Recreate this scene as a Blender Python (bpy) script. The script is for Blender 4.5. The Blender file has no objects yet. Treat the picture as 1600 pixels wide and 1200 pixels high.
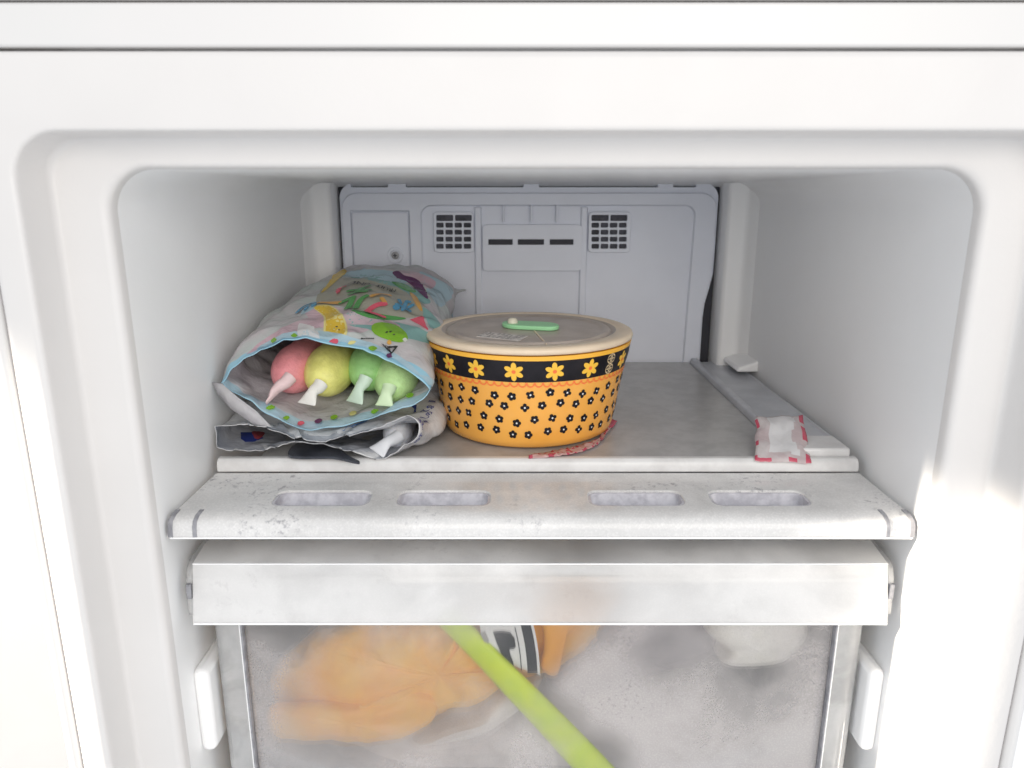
import bpy, bmesh, math, random
from mathutils import Vector, Matrix, noise
from mathutils.bvhtree import BVHTree
from mathutils.geometry import tessellate_polygon

random.seed(7)
S = bpy.context.scene
COL = S.collection
PI = math.pi
# ------------------------------------------------------------------ camera, world, lamps, exposure
F, PITCH, CX = 1150.0, math.radians(14.6), -0.016      # focal length in photo pixels, downward tilt
cam_d = bpy.data.cameras.new('camera')
cam = bpy.data.objects.new('camera', cam_d); COL.objects.link(cam)
cam.location = (CX, 0, 0); cam.rotation_euler = (PI/2 - PITCH, 0, 0)
cam_d.sensor_width = 36; cam_d.lens = 36*F/1600
cam_d.clip_start = 0.01; cam_d.clip_end = 50
cam_d.dof.use_dof = True; cam_d.dof.focus_distance = 0.52; cam_d.dof.aperture_fstop = 11
S.camera = cam

W = bpy.data.worlds.new('World'); S.world = W; W.use_nodes = True
wb = W.node_tree.nodes['Background']
wb.inputs[0].default_value = (0.90, 0.945, 1.0, 1); wb.inputs[1].default_value = 0.90

def lamp(name, kind, loc, target, energy, color, **kw):
    d = bpy.data.lights.new(name, kind); d.energy = energy; d.color = color
    for k, v in kw.items(): setattr(d, k, v)
    o = bpy.data.objects.new(name, d); COL.objects.link(o); o.location = loc
    o.rotation_euler = (Vector(target)-Vector(loc)).to_track_quat('-Z', 'Y').to_euler()
    return o
# soft daylight of a window up to the left behind the camera
lamp('window_light', 'AREA', (0.30, -1.35, 0.48), (-0.05, 0.5, -0.12), 16.0, (1.0, 0.92, 0.825), shape='RECTANGLE', size=1.5, size_y=1.1)
# the beam of sunlight that grazes past the left frame onto the right frame
lamp('sun_beam', 'SPOT', (-2.70, 0.128, 0.36), (0.22, 0.352, -0.388), 1700.0, (1.0, 0.90, 0.76), spot_size=math.radians(9.0), spot_blend=0.25, shadow_soft_size=0.02)

S.view_settings.view_transform = 'Standard'; S.view_settings.look = 'None'
S.view_settings.exposure = 0.22; S.view_settings.gamma = 1.0; S.view_settings.use_curve_mapping = False
S.render.engine = 'CYCLES'
S.cycles.use_denoising = True
S.cycles.max_bounces = 14; S.cycles.diffuse_bounces = 8; S.cycles.transparent_max_bounces = 24
S.cycles.transmission_bounces = 10; S.cycles.glossy_bounces = 4
S.cycles.sample_clamp_indirect = 4.0

# ------------------------------------------------------------------ helpers
def px(u, v, Y):
    """the point at depth Y that the photo shows at pixel (u, v)"""
    a = (600-v)/F; c, s = math.cos(PITCH), math.sin(PITCH)
    d = Y/(c+a*s)
    return Vector((CX+(u-800)/F*d, Y, d*(a*c-s)))
def ray(u, v):
    p = px(u, v, 1.0); o = Vector((CX, 0, 0))
    return o, (p-o).normalized()
def sm(a, b, x):
    t = max(0, min(1, (x-a)/(b-a))); return t*t*(3-2*t)

def obj(name, bm, mats, parent=None, smooth=True, bevel=0, seg=2, auto=40, label=None):
    me = bpy.data.meshes.new(name)
    off = Vector((0, 0, 0)); q = parent
    while q is not None: off += q.location; q = q.parent
    bmesh.ops.translate(bm, vec=-off, verts=bm.verts)
    bm.to_mesh(me); bm.free()
    o = bpy.data.objects.new(name, me); COL.objects.link(o)
    for m in (mats if isinstance(mats, (list, tuple)) else [mats]): me.materials.append(m)
    if parent is not None: o.parent = parent
    if label: o['label'] = label
    if smooth:
        for p in me.polygons: p.use_smooth = True
        if auto: me.set_sharp_from_angle(angle=math.radians(auto))
    if bevel:
        b = o.modifiers.new('bevel', 'BEVEL'); b.width = bevel; b.segments = seg
        b.limit_method = 'ANGLE'; b.angle_limit = math.radians(35); b.harden_normals = False
    return o
def tag(o, label=None, cat=None, group=None, kind=None):
    for k, v in (('label', label), ('category', cat), ('group', group), ('kind', kind)):
        if v: o[k] = v
    return o
def thing(name, loc, label, cat, group=None):
    o = bpy.data.objects.new(name, None); COL.objects.link(o); o.location = loc; o.empty_display_size = 0.02
    return tag(o, label, cat, group)

def box(bm, x0, x1, y0, y1, z0, z1, mat=0):
    vs = [bm.verts.new((x, y, z)) for x in (x0, x1) for y in (y0, y1) for z in (z0, z1)]
    for f in ((0,1,3,2), (4,6,7,5), (0,4,5,1), (2,3,7,6), (0,2,6,4), (1,5,7,3)):
        bm.faces.new([vs[i] for i in f]).material_index = mat
    return vs
def bmbox(*a):
    bm = bmesh.new(); box(bm, *a); return bm
def rrect(x0, x1, z0, z1, r, n=8, rb=None):
    """rounded rectangle, counter-clockwise; rb = radius of the lower corners"""
    rb = r if rb is None else rb
    out = []
    for cx, cz, rr, a0 in ((x1-r, z1-r, r, 0), (x0+r, z1-r, r, 90), (x0+rb, z0+rb, rb, 180), (x1-rb, z0+rb, rb, 270)):
        for i in range(n+1):
            a = math.radians(a0+90*i/n); out.append((cx+rr*math.cos(a), cz+rr*math.sin(a)))
    return out
def prism(bm, pts, y0, y1, mat=0):
    """outline in x, z pushed from depth y0 to y1"""
    a = [bm.verts.new((x, y0, z)) for x, z in pts]; b = [bm.verts.new((x, y1, z)) for x, z in pts]
    n = len(pts)
    fs = [bm.faces.new(a), bm.faces.new(b[::-1])]
    for i in range(n): fs.append(bm.faces.new((a[i], b[i], b[(i+1)%n], a[(i+1)%n])))
    for f in fs: f.material_index = mat
def flatprism(bm, pts, z0, z1, mat=0):
    """outline in x, y pushed from z0 to z1"""
    a = [bm.verts.new((x, y, z0)) for x, y in pts]; b = [bm.verts.new((x, y, z1)) for x, y in pts]
    n = len(pts)
    fs = [bm.faces.new(a), bm.faces.new(b[::-1])]
    for i in range(n): fs.append(bm.faces.new((a[i], b[i], b[(i+1)%n], a[(i+1)%n])))
    for f in fs: f.material_index = mat
def loft(bm, rings, closed=True, cap0=False, cap1=False, mat=0):
    vr = [[bm.verts.new(p) for p in r] for r in rings]; n = len(vr[0])
    for i in range(len(vr)-1):
        for j in range(n if closed else n-1):
            k = (j+1) % n
            bm.faces.new((vr[i][j], vr[i][k], vr[i+1][k], vr[i+1][j])).material_index = mat
    if cap0: bm.faces.new(vr[0][::-1]).material_index = mat
    if cap1: bm.faces.new(vr[-1]).material_index = mat
    return vr
def lathe(bm, prof, c, n=96, mats=None, cap0=True, cap1=True):
    rings = [[(c[0]+r*math.cos(2*PI*j/n), c[1]+r*math.sin(2*PI*j/n), c[2]+z) for j in range(n)] for r, z in prof]
    vr = loft(bm, rings, True, cap0, cap1)
    if mats:
        bm.faces.ensure_lookup_table()
        for i in range(len(prof)-1):
            for j in range(n): bm.faces[i*n+j].material_index = mats[i]
    return vr
def fix(bm):
    bmesh.ops.recalc_face_normals(bm, faces=bm.faces); return bm
def cut(bm_a, bm_b):
    """bm_a minus bm_b as a new bmesh"""
    fix(bm_a); fix(bm_b)
    ma, mb = bpy.data.meshes.new('a'), bpy.data.meshes.new('b')
    bm_a.to_mesh(ma); bm_b.to_mesh(mb); bm_a.free(); bm_b.free()
    oa, ob = bpy.data.objects.new('a', ma), bpy.data.objects.new('b', mb)
    COL.objects.link(oa); COL.objects.link(ob)
    m = oa.modifiers.new('c', 'BOOLEAN'); m.operation = 'DIFFERENCE'; m.object = ob; m.solver = 'EXACT'
    dg = bpy.context.evaluated_depsgraph_get(); dg.update()
    out = bmesh.new(); out.from_mesh(oa.evaluated_get(dg).to_mesh())
    bpy.data.objects.remove(oa); bpy.data.objects.remove(ob)
    bpy.data.meshes.remove(ma); bpy.data.meshes.remove(mb)
    return out
def decal(bm, poly, fn, mat, maxlen):
    """a printed shape: polygon in a flat space, split finely, each vertex laid on a surface by fn"""
    t = bmesh.new()
    vs = [t.verts.new((p[0], p[1], 0)) for p in poly]
    for tri in tessellate_polygon([[Vector((p[0], p[1], 0)) for p in poly]]):
        try: t.faces.new([vs[i] for i in tri])
        except ValueError: pass
    lay_mesh(bm, t, fn, mat, maxlen)
def lay_mesh(bm, t, fn, mat, maxlen):
    for _ in range(6):
        e = [e for e in t.edges if e.calc_length() > maxlen]
        if not e: break
        bmesh.ops.subdivide_edges(t, edges=e, cuts=1)
        bmesh.ops.triangulate(t, faces=[f for f in t.faces if len(f.verts) > 3])
    m = {}
    for v in t.verts:
        p = fn(v.co.x, v.co.y)
        m[v.index if False else v] = bm.verts.new(p) if p is not None else None
    for f in t.faces:
        q = [m[v] for v in f.verts]
        if all(q):
            try: bm.faces.new(q).material_index = mat
            except ValueError: pass
    t.free()
def ell(cx, cy, a, b, rot=0, n=20):
    c, s = math.cos(rot), math.sin(rot)
    return [(cx+a*math.cos(2*PI*i/n)*c-b*math.sin(2*PI*i/n)*s, cy+a*math.cos(2*PI*i/n)*s+b*math.sin(2*PI*i/n)*c) for i in range(n)]
def text_bm(txt, size=1.0):
    cu = bpy.data.curves.new('t', 'FONT'); cu.body = txt; cu.size = size; cu.align_x = 'CENTER'; cu.align_y = 'CENTER'
    cu.resolution_u = 3
    o = bpy.data.objects.new('t', cu); COL.objects.link(o)
    dg = bpy.context.evaluated_depsgraph_get(); dg.update()
    t = bmesh.new(); t.from_mesh(o.evaluated_get(dg).to_mesh())
    bpy.data.objects.remove(o); bpy.data.curves.remove(cu)
    return t
def smoothpoly(pts, n=4):
    """closed Catmull-Rom through pts"""
    out = []; N = len(pts)
    for i in range(N):
        p0, p1, p2, p3 = (Vector(pts[(i+k-1) % N]) for k in range(4))
        for j in range(n):
            t = j/n
            out.append(tuple(0.5*((2*p1)+(p2-p0)*t+(2*p0-5*p1+4*p2-p3)*t*t+(3*p1-p0-3*p2+p3)*t*t*t)))
    return out
def resample(pts, n):
    P = [Vector(p) for p in pts]; L = [0]
    for i in range(len(P)-1): L.append(L[-1]+(P[i+1]-P[i]).length)
    out = []; k = 0
    for i in range(n):
        d = L[-1]*i/(n-1)
        while k < len(P)-2 and L[k+1] < d: k += 1
        t = (d-L[k])/max(1e-9, L[k+1]-L[k]); out.append(P[k].lerp(P[k+1], min(1, t)))
    return out
def spline(pts, n=6):
    out = []; N = len(pts); P = [Vector(p) for p in pts]
    for i in range(N-1):
        p0 = P[max(0, i-1)]; p1 = P[i]; p2 = P[i+1]; p3 = P[min(N-1, i+2)]
        for j in range(n):
            t = j/n
            out.append(0.5*((2*p1)+(p2-p0)*t+(2*p0-5*p1+4*p2-p3)*t*t+(3*p1-p0-3*p2+p3)*t*t*t))
    out.append(P[-1]); return out

# ------------------------------------------------------------------ materials
def mat(name):
    m = bpy.data.materials.new(name); m.use_nodes = True
    nt = m.node_tree; return m, nt, nt.nodes['Principled BSDF'], nt.nodes['Material Output']
def N(nt, t, **kw):
    n = nt.nodes.new(t)
    for k, v in kw.items(): setattr(n, k, v)
    return n
def noise_fac(nt, scale, detail=4, lo=0.35, hi=0.65, rough=0.6, dist=0.0, stretch=None):
    tc = N(nt, 'ShaderNodeTexCoord'); nz = N(nt, 'ShaderNodeTexNoise')
    src = tc.outputs['Object']
    if stretch:
        mp = N(nt, 'ShaderNodeMapping'); mp.inputs['Scale'].default_value = stretch
        nt.links.new(src, mp.inputs[0]); src = mp.outputs[0]
    nt.links.new(src, nz.inputs['Vector'])
    nz.inputs['Scale'].default_value = scale; nz.inputs['Detail'].default_value = detail
    nz.inputs['Roughness'].default_value = rough; nz.inputs['Distortion'].default_value = dist
    mr = N(nt, 'ShaderNodeMapRange'); mr.inputs[1].default_value = lo; mr.inputs[2].default_value = hi
    mr.interpolation_type = 'SMOOTHSTEP'
    nt.links.new(nz.outputs['Fac'], mr.inputs[0]); return mr.outputs[0]
def plain(name, c1, c2=None, rough=0.4, scale=30, bump=0.0, bscale=200, spec=0.5, sss=0, trans=0, coat=0):
    m, nt, b, _ = mat(name)
    b.inputs['Base Color'].default_value = (*c1, 1); b.inputs['Roughness'].default_value = rough
    b.inputs['Specular IOR Level'].default_value = spec; b.inputs['Coat Weight'].default_value = coat
    if c2:
        f = noise_fac(nt, scale); mx = N(nt, 'ShaderNodeMix', data_type='RGBA')
        mx.inputs[6].default_value = (*c1, 1); mx.inputs[7].default_value = (*c2, 1)
        nt.links.new(f, mx.inputs[0]); nt.links.new(mx.outputs[2], b.inputs['Base Color'])
    if bump:
        f = noise_fac(nt, bscale, 3, 0, 1); bp = N(nt, 'ShaderNodeBump'); bp.inputs['Strength'].default_value = bump
        bp.inputs['Distance'].default_value = 0.001
        nt.links.new(f, bp.inputs['Height']); nt.links.new(bp.outputs[0], b.inputs['Normal'])
    if sss:
        b.inputs['Subsurface Weight'].default_value = sss; b.inputs['Subsurface Radius'].default_value = (.01, .008, .006)
    if trans: b.inputs['Transmission Weight'].default_value = trans
    return m
def film(name, col, translucency=0.35, rough=0.25, bump=0.3, bscale=60, c2=None, cs=40):
    """printed plastic film: diffuse + translucent under a gloss"""
    m, nt, b, out = mat(name)
    b.inputs['Base Color'].default_value = (*col, 1); b.inputs['Roughness'].default_value = rough
    tr = N(nt, 'ShaderNodeBsdfTranslucent'); tr.inputs[0].default_value = (*col, 1)
    if c2:
        f = noise_fac(nt, cs); mxc = N(nt, 'ShaderNodeMix', data_type='RGBA')
        mxc.inputs[6].default_value = (*col, 1); mxc.inputs[7].default_value = (*c2, 1)
        nt.links.new(f, mxc.inputs[0]); nt.links.new(mxc.outputs[2], b.inputs['Base Color']); nt.links.new(mxc.outputs[2], tr.inputs[0])
    mx = N(nt, 'ShaderNodeMixShader'); mx.inputs[0].default_value = translucency
    nt.links.new(b.outputs[0], mx.inputs[1]); nt.links.new(tr.outputs[0], mx.inputs[2]); nt.links.new(mx.outputs[0], out.inputs[0])
    f = noise_fac(nt, bscale, 3, 0, 1, dist=0.6); bp = N(nt, 'ShaderNodeBump'); bp.inputs['Strength'].default_value = bump
    bp.inputs['Distance'].default_value = 0.002
    nt.links.new(f, bp.inputs['Height']); nt.links.new(bp.outputs[0], b.inputs['Normal'])
    return m
def frosted(name, lo, hi, col=(.82, .82, .82), scale=14, nlo=.35, nhi=.65, blur=0.0, ior=1.15, brough=.25, tint=(.95, .95, .95), gloss=.25, dist=.4, trl=.5, fine=.0, wet=(), specks=None):
    """clear plastic under a patchy layer of frost: the frost share runs from lo to hi"""
    m, nt, b, out = mat(name); nt.nodes.remove(b)
    f = noise_fac(nt, scale, 6, nlo, nhi, dist=dist)
    mr = N(nt, 'ShaderNodeMapRange'); mr.inputs[3].default_value = lo; mr.inputs[4].default_value = hi
    nt.links.new(f, mr.inputs[0]); fac = mr.outputs[0]
    if fine:
        g = noise_fac(nt, 900, 2, .45, .7); ad = N(nt, 'ShaderNodeMath', operation='MULTIPLY_ADD')
        ad.inputs[1].default_value = fine; nt.links.new(g, ad.inputs[0]); nt.links.new(fac, ad.inputs[2]); ad.use_clamp = True; fac = ad.outputs[0]
    for p_, r0, r1, keep in wet:             # thawed spots where something touches the sheet
        ge = N(nt, 'ShaderNodeNewGeometry'); vd = N(nt, 'ShaderNodeVectorMath', operation='DISTANCE'); vd.inputs[1].default_value = p_
        nt.links.new(ge.outputs['Position'], vd.inputs[0])
        wm = N(nt, 'ShaderNodeMapRange'); wm.interpolation_type = 'SMOOTHSTEP'; wm.inputs[1].default_value = r0; wm.inputs[2].default_value = r1; wm.inputs[3].default_value = keep
        nt.links.new(vd.outputs['Value'], wm.inputs[0])
        mu = N(nt, 'ShaderNodeMath', operation='MULTIPLY'); nt.links.new(wm.outputs[0], mu.inputs[0]); nt.links.new(fac, mu.inputs[1]); fac = mu.outputs[0]
    tp = N(nt, 'ShaderNodeBsdfTransparent'); tp.inputs[0].default_value = (*tint, 1); clear = tp.outputs[0]
    if blur:
        rf = N(nt, 'ShaderNodeBsdfRefraction'); rf.inputs['IOR'].default_value = ior; rf.inputs['Roughness'].default_value = brough
        rf.inputs[0].default_value = (*tint, 1)
        mb = N(nt, 'ShaderNodeMixShader'); mb.inputs[0].default_value = blur
        nt.links.new(clear, mb.inputs[1]); nt.links.new(rf.outputs[0], mb.inputs[2]); clear = mb.outputs[0]
    df = N(nt, 'ShaderNodeBsdfDiffuse'); df.inputs[0].default_value = (*col, 1)
    tl = N(nt, 'ShaderNodeBsdfTranslucent'); tl.inputs[0].default_value = (*col, 1)
    if specks:                               # crystals and grime: fine dark grain gathered in patches
        sc_, strength, c_ = specks
        a_ = noise_fac(nt, sc_, 5, .52, .66, rough=.75); b_ = noise_fac(nt, 17, 3, .50, .66)
        mm = N(nt, 'ShaderNodeMath', operation='MULTIPLY'); nt.links.new(a_, mm.inputs[0]); nt.links.new(b_, mm.inputs[1])
        ms = N(nt, 'ShaderNodeMath', operation='MULTIPLY'); ms.inputs[1].default_value = strength; nt.links.new(mm.outputs[0], ms.inputs[0])
        cm = N(nt, 'ShaderNodeMix', data_type='RGBA'); cm.inputs[6].default_value = (*col, 1); cm.inputs[7].default_value = (*c_, 1)
        nt.links.new(ms.outputs[0], cm.inputs[0]); nt.links.new(cm.outputs[2], df.inputs[0]); nt.links.new(cm.outputs[2], tl.inputs[0])
    m1 = N(nt, 'ShaderNodeMixShader'); m1.inputs[0].default_value = trl
    nt.links.new(df.outputs[0], m1.inputs[1]); nt.links.new(tl.outputs[0], m1.inputs[2])
    m2 = N(nt, 'ShaderNodeMixShader'); nt.links.new(fac, m2.inputs[0])
    nt.links.new(clear, m2.inputs[1]); nt.links.new(m1.outputs[0], m2.inputs[2])
    gl = N(nt, 'ShaderNodeBsdfGlossy'); gl.inputs['Roughness'].default_value = gloss
    fr = N(nt, 'ShaderNodeFresnel'); fr.inputs[0].default_value = 1.45
    m3 = N(nt, 'ShaderNodeMixShader'); nt.links.new(fr.outputs[0], m3.inputs[0])
    nt.links.new(m2.outputs[0], m3.inputs[1]); nt.links.new(gl.outputs[0], m3.inputs[2]); nt.links.new(m3.outputs[0], out.inputs[0])
    return m

M = {}
M['liner'] = plain('white_liner_plastic', (.87, .868, .865), (.85, .846, .842), .38, 9, .06, 260)
M['frame'] = plain('darkened_off_white_frame', (.645, .627, .615), (.62, .602, .59), .36, 7, .05, 260)  # warm off-white, darkened to offset the strong light on the frame
M['cabinet'] = plain('white_cabinet_steel', (.65, .635, .625), (.63, .62, .61), .3, 6)
M['panel'] = plain('cool_white_panel_plastic', (.76, .785, .86), (.73, .755, .83), .32, 18, .04, 300)
M['dark'] = plain('near_black', (.03, .03, .04), None, .6)  # near-black, also put in for the shade inside slits and slots
M['vent_shade'] = plain('vent_shade_grey', (.10, .10, .12), (.05, .05, .06), .7, 90)  # dim grey that paints the shade behind the grilles
M['screw'] = plain('screw_steel', (.35, .35, .36), None, .35)
M['shelf'] = plain('frosted_grey_shelf_glass', (.40, .395, .39), (.33, .325, .32), .28, 70, .14, 600)
M['trim'] = plain('white_shelf_trim', (.66, .655, .65), (.58, .57, .565), .3, 60)
M['rail'] = plain('grey_rail_plastic', (.50, .51, .54), (.43, .44, .47), .35, 50)
M['flap'] = frosted('frosted_flap_plastic', .68, .90, (.90, .89, .88), 18, .3, .7, gloss=.08, fine=.10, trl=.22, specks=(260, .8, (.36, .35, .38)))
M['flange'] = frosted('frosted_handle_plastic', .62, .84, (.91, .90, .89), 16, .36, .62, gloss=.10, fine=.06, blur=.6, brough=.3, trl=.22, wet=((px(895, 930, .376), .002, .050, .45),), specks=(140, .35, (.60, .58, .58)))
M['front'] = frosted('frosted_drawer_front', .08, .38, (.84, .795, .785), 8, .36, .64, blur=.22, wet=((px(900, 935, .39), .006, .045, .2), (px(835, 1010, .39), .012, .036, .05), (px(930, 1190, .39), .010, .036, .08), (px(875, 1130, .39), .008, .026, .25), (px(800, 1062, .39), .006, .024, .3), (px(1185, 1035, .39), .004, .026, .45), (px(530, 1130, .39), .015, .06, .42), (px(620, 1080, .39), .015, .06, .50), (px(1040, 1020, .39), .006, .034, .55), (px(835, 1090, .39), .004, .024, .25), (px(760, 1030, .39), .004, .024, .35)), ior=1.10, brough=.2, gloss=.2, dist=.25, fine=.08, trl=.2, specks=(420, .7, (.42, .40, .42)))
M['slot'] = plain('frosty_slot_wall', (.56, .55, .59), (.40, .39, .43), .25, 150, .2, 400)
M['side'] = frosted('cloudy_drawer_plastic', .35, .55, (.90, .90, .90), 24, gloss=.15, trl=.4)
M['edge'] = plain('thick_clear_plastic_edge', (.30, .30, .32), (.2, .2, .22), .12, 120)
M['bright_edge'] = plain('painted_edge_highlight', (.9, .9, .9), None, .08, coat=1)  # near-white for strips that paint the highlight along clear plastic edges
M['orange'] = plain('glazed_orange', (.85, .41, .075), (.82, .38, .065), .22, 30, coat=.3)
M['yellow'] = plain('glazed_yellow', (.88, .46, .05), None, .25)
M['black'] = plain('glazed_black', (.008, .007, .010), (.014, .012, .016), .28, 60, spec=.25)
M['petal'] = plain('printed_yellow', (.86, .50, .05), None, .3)
M['heart'] = plain('printed_orange', (.82, .17, .04), None, .3)
M['dotwhite'] = plain('printed_white', (.8, .8, .8), None, .3)
M['cream'] = plain('printed_cream', (.72, .55, .33), None, .3)
M['lid'] = plain('cloudy_lid_plastic', (.72, .59, .44), (.66, .54, .40), .35, 30, sss=.1)
M['lidtop'] = plain('greyish_lid_plastic', (.43, .37, .325), (.36, .305, .265), .36, 60, .05, 200)
M['green'] = plain('mint_green_silicone', (.30, .62, .33), None, .4)
M['knob'] = plain('milky_button', (.62, .58, .47), None, .4)
M['paper'] = plain('white_label_paper', (.62, .58, .55), (.5, .47, .45), .6, 300)
M['ink'] = plain('grey_ink', (.18, .16, .16), None, .6)

# ------------------------------------------------------------------ the wall beside the refrigerator
bm = bmbox(-2.2, -0.285, 0.62, 0.72, -1.2, 1.6)
tag(obj('wall', bm, plain('warm_white_wall', (.80, .77, .73), (.78, .75, .71), .7, 8)), kind='structure')
bm = bmbox(0.300, 2.2, 0.62, 0.72, -1.2, 1.6)
tag(obj('wall', bm, M['liner']), kind='structure')

# ------------------------------------------------------------------ refrigerator body
fridge = thing('refrigerator', (0, 0.55, -0.55), 'white refrigerator with its freezer compartment open, frosty shelf and drawer inside', 'refrigerator')
def ring(Y, hw, zt, zb, r, n=10):
    return [(x, Y, z) for x, z in rrect(-hw, hw, zb, zt, r, n)]
rings = [ring(*a) for a in (
    (.342, .2500, .0580, -.5200, .004), (.3365, .2497, .0577, -.5197, .004), (.3353, .2485, .0566, -.5185, .005), (.3350, .2465, .0546, -.5165, .006),
    (.3350, .2380, .0282, -.5060, .024), (.3350, .2366, .0274, -.5048, .023), (.3352, .2355, .0266, -.5034, .022), (.3358, .2347, .0260, -.5024, .0215), (.3368, .2342, .0256, -.5018, .021), (.3384, .2338, .0253, -.5015, .0205),
    (.3515, .2312, .0247, -.5005, .019), (.3530, .2307, .0244, -.5000, .019), (.3543, .2300, .0239, -.4990, .019), (.3550, .2292, .0233, -.4975, .019), (.3553, .2282, .0226, -.4955, .019),
    (.3556, .2105, .0146, -.4740, .022), (.3558, .2090, .0134, -.4725, .0225), (.3564, .2076, .0123, -.4712, .022), (.3575, .2065, .0115, -.4702, .0215), (.3592, .2058, .0109, -.4696, .021), (.3630, .2054, .0106, -.4690, .0205),
    (.45, .2048, .0104, -.4675, .020), (.56, .2040, .0096, -.467, .020), (.690, .2034, .0088, -.466, .020), (.702, .2026, .0082, -.465, .020), (.714, .2000, .0060, -.462, .020), (.722, .1920, -.0020, -.455, .014))]
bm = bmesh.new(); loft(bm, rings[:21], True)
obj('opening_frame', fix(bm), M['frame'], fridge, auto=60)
bm = bmesh.new(); loft(bm, rings[20:], True, False, True)
obj('freezer_liner', fix(bm), M['liner'], fridge, auto=60)
# outer cabinet: two sides, top part and back
bm = bmesh.new()
for s in (-1, 1):
    a, b = sorted((s*.2511, s*.2600)); box(bm, a, b, .3370, .78, -.56, .60)
for s in (-1, 1):
    a, b = sorted((s*.2500, s*.25095)); obj('seam_shade_strip', bmbox(a, b, .3378, .42, -.53, .058), M['ink'], fridge)  # dark strip put into the gap in place of its shade
obj('cabinet_shell', bm, M['cabinet'], fridge, bevel=.004, seg=3)
bm = bmbox(-.2500, .2500, .3358, .40, .0592, .0766)
obj('crossbar', bm, M['cabinet'], fridge, bevel=.0012, seg=2)
bm = bmbox(-.2500, .2500, .3340, .40, .0774, .55)
obj('upper_compartment_front', bm, M['cabinet'], fridge, bevel=.003, seg=2)
bm = bmbox(-.2500, .2500, .345, .76, -.56, -.524)
box(bm, -.25, .25, .735, .76, -.52, .06)
obj('cabinet_back', bm, M['dark'], fridge)
# corner pillars inside and the foot of the right one
for s in (-1, 1):
    bm = bmesh.new()
    xi = .1795
    rr = [[(s*x, y, z) for x, y in ((.206, .668), (.2035, .6705), (.2010, .6760), (.1985, .6815), (.1960, .6838), (.1930, .6845), (xi+.004, .6850), (xi+.001, .6860), (xi, .689), (xi, .722))] for z in (-.163, -.10, -.02, .0085)]
    loft(bm, rr, False)
    obj('corner_pillar', fix(bm), M['liner'], fridge, auto=60)
bm = bmesh.new()
prism(bm, [(.185, -.1560), (.2045, -.1560), (.2045, -.1455), (.201, -.1468), (.186, -.1520)], .640, .692)
obj('ledge_foot', fix(bm), M['liner'], fridge, bevel=.003, seg=3)
# runner brackets low on the side walls
for s in (-1, 1):
    bm = bmesh.new(); a, b = sorted((s*.2058, s*.1965))
    prism(bm, [(a, -.331), (b, -.331), (b, -.274), (a, -.274)] if s < 0 else [(a, -.331), (b, -.331), (b, -.274), (a, -.274)], .378, .60)
    obj('runner_bracket', fix(bm), M['liner'], fridge, bevel=.004, seg=3)

# back panel with its grilles
YB = .704
def q(u, v, Y=YB): p = px(u, v, Y); return p.x, p.z
def qrect(u0, v0, u1, v1, r, Y=YB, n=5):
    x0, z1 = q(u0, v0, Y); x1, z0 = q(u1, v1, Y); return rrect(min(x0, x1), max(x0, x1), z0, z1, r, n)
bm = bmesh.new(); prism(bm, [(x-(.0075*sm(-.07, -.115, z) if x > .1 else 0), z) for x, z in rrect(-.1768, .1764, -.30, .0084, .014, 8, .002)[:27]+[(-.1768, z_) for z_ in (.0,)][:0]+rrect(-.1768, .1764, -.30, .0084, .014, 8, .002)[27:]+[(.1764, -.30+.28*k/20) for k in range(1, 20)]], .7075, .7145)
c = bmesh.new()
for u0, u1 in ((548, 606), (634, 818), (842, 1028), (1052, 1088)): prism(c, qrect(u0, 287.5, u1, 292.5, .0006, .7075, 3), .70, .72)
rim_ = obj('back_panel_rim', cut(bm, c), M['panel'], fridge, bevel=.0004)
bm = bmbox(-.1790, .1790, .7150, .7160, -.20, .0080)
obj('vent_shade_sheet', bm, M['dark'], rim_)  # dark sheet put in for shade in the slits and panel gap
outline = [(x-(.0075*sm(-.07, -.115, z) if x > .1 else 0), z) for x, z in rrect(-.1748, .1748, -.30, -.0006, .015, 8, .002)+[(.1748, -.30+.28*k/20) for k in range(1, 20)]]
bm = bmesh.new(); prism(bm, outline, YB, .7072)
c = bmesh.new()
prism(c, qrect(547.0, 329.5, 645.5, 520, .001), .69, .7068)               # pocket of the access cover
x0, z1 = q(657, 321); x1, _ = q(1088, 321); x2, _ = q(1063, 560)
pk = rrect(x0, x1, -.31, z1, .010, 6, .001)
pk = [(x + ((x2-x1)*min(1, max(0, (z1-z)/.14)) if x > 0.1 else 0), z) for x, z in pk]
prism(c, pk, .69, .7066)                                                # the wide shallow recess
bm = cut(bm, c)
obj('back_panel', bm, M['panel'], fridge, bevel=.0009, seg=2)
bm = bmesh.new(); prism(bm, qrect(549.5, 332.5, 643, 516, .0012), .7046, .7057)
cover = obj('access_cover', fix(bm), M['panel'], fridge, bevel=.0004)
x, z = q(617.5, 399)
bm = bmesh.new()
rr = [[(x+r*math.cos(2*PI*j/32), y, z+r*math.sin(2*PI*j/32)) for j in range(32)] for r, y in ((.0078, .7046), (.0072, .7037), (.0052, .7037), (.0046, .7045))]
loft(bm, rr); obj('screw_boss', fix(bm), M['panel'], cover)
bm = bmesh.new()
rr = [[(x+r*math.cos(2*PI*j/24), y, z+r*math.sin(2*PI*j/24)) for j in range(24)] for r, y in ((.0037, .7045), (.0035, .7034), (.0022, .7028))]
loft(bm, rr, True, False, True)
box(bm, x-.0018, x+.0018, .7024, .7029, z-.0004, z+.0004, 1); box(bm, x-.0004, x+.0004, .7022, .7029, z-.0018, z+.0018, 1)
obj('screw', fix(bm), [M['screw'], M['dark']], cover)
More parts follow.
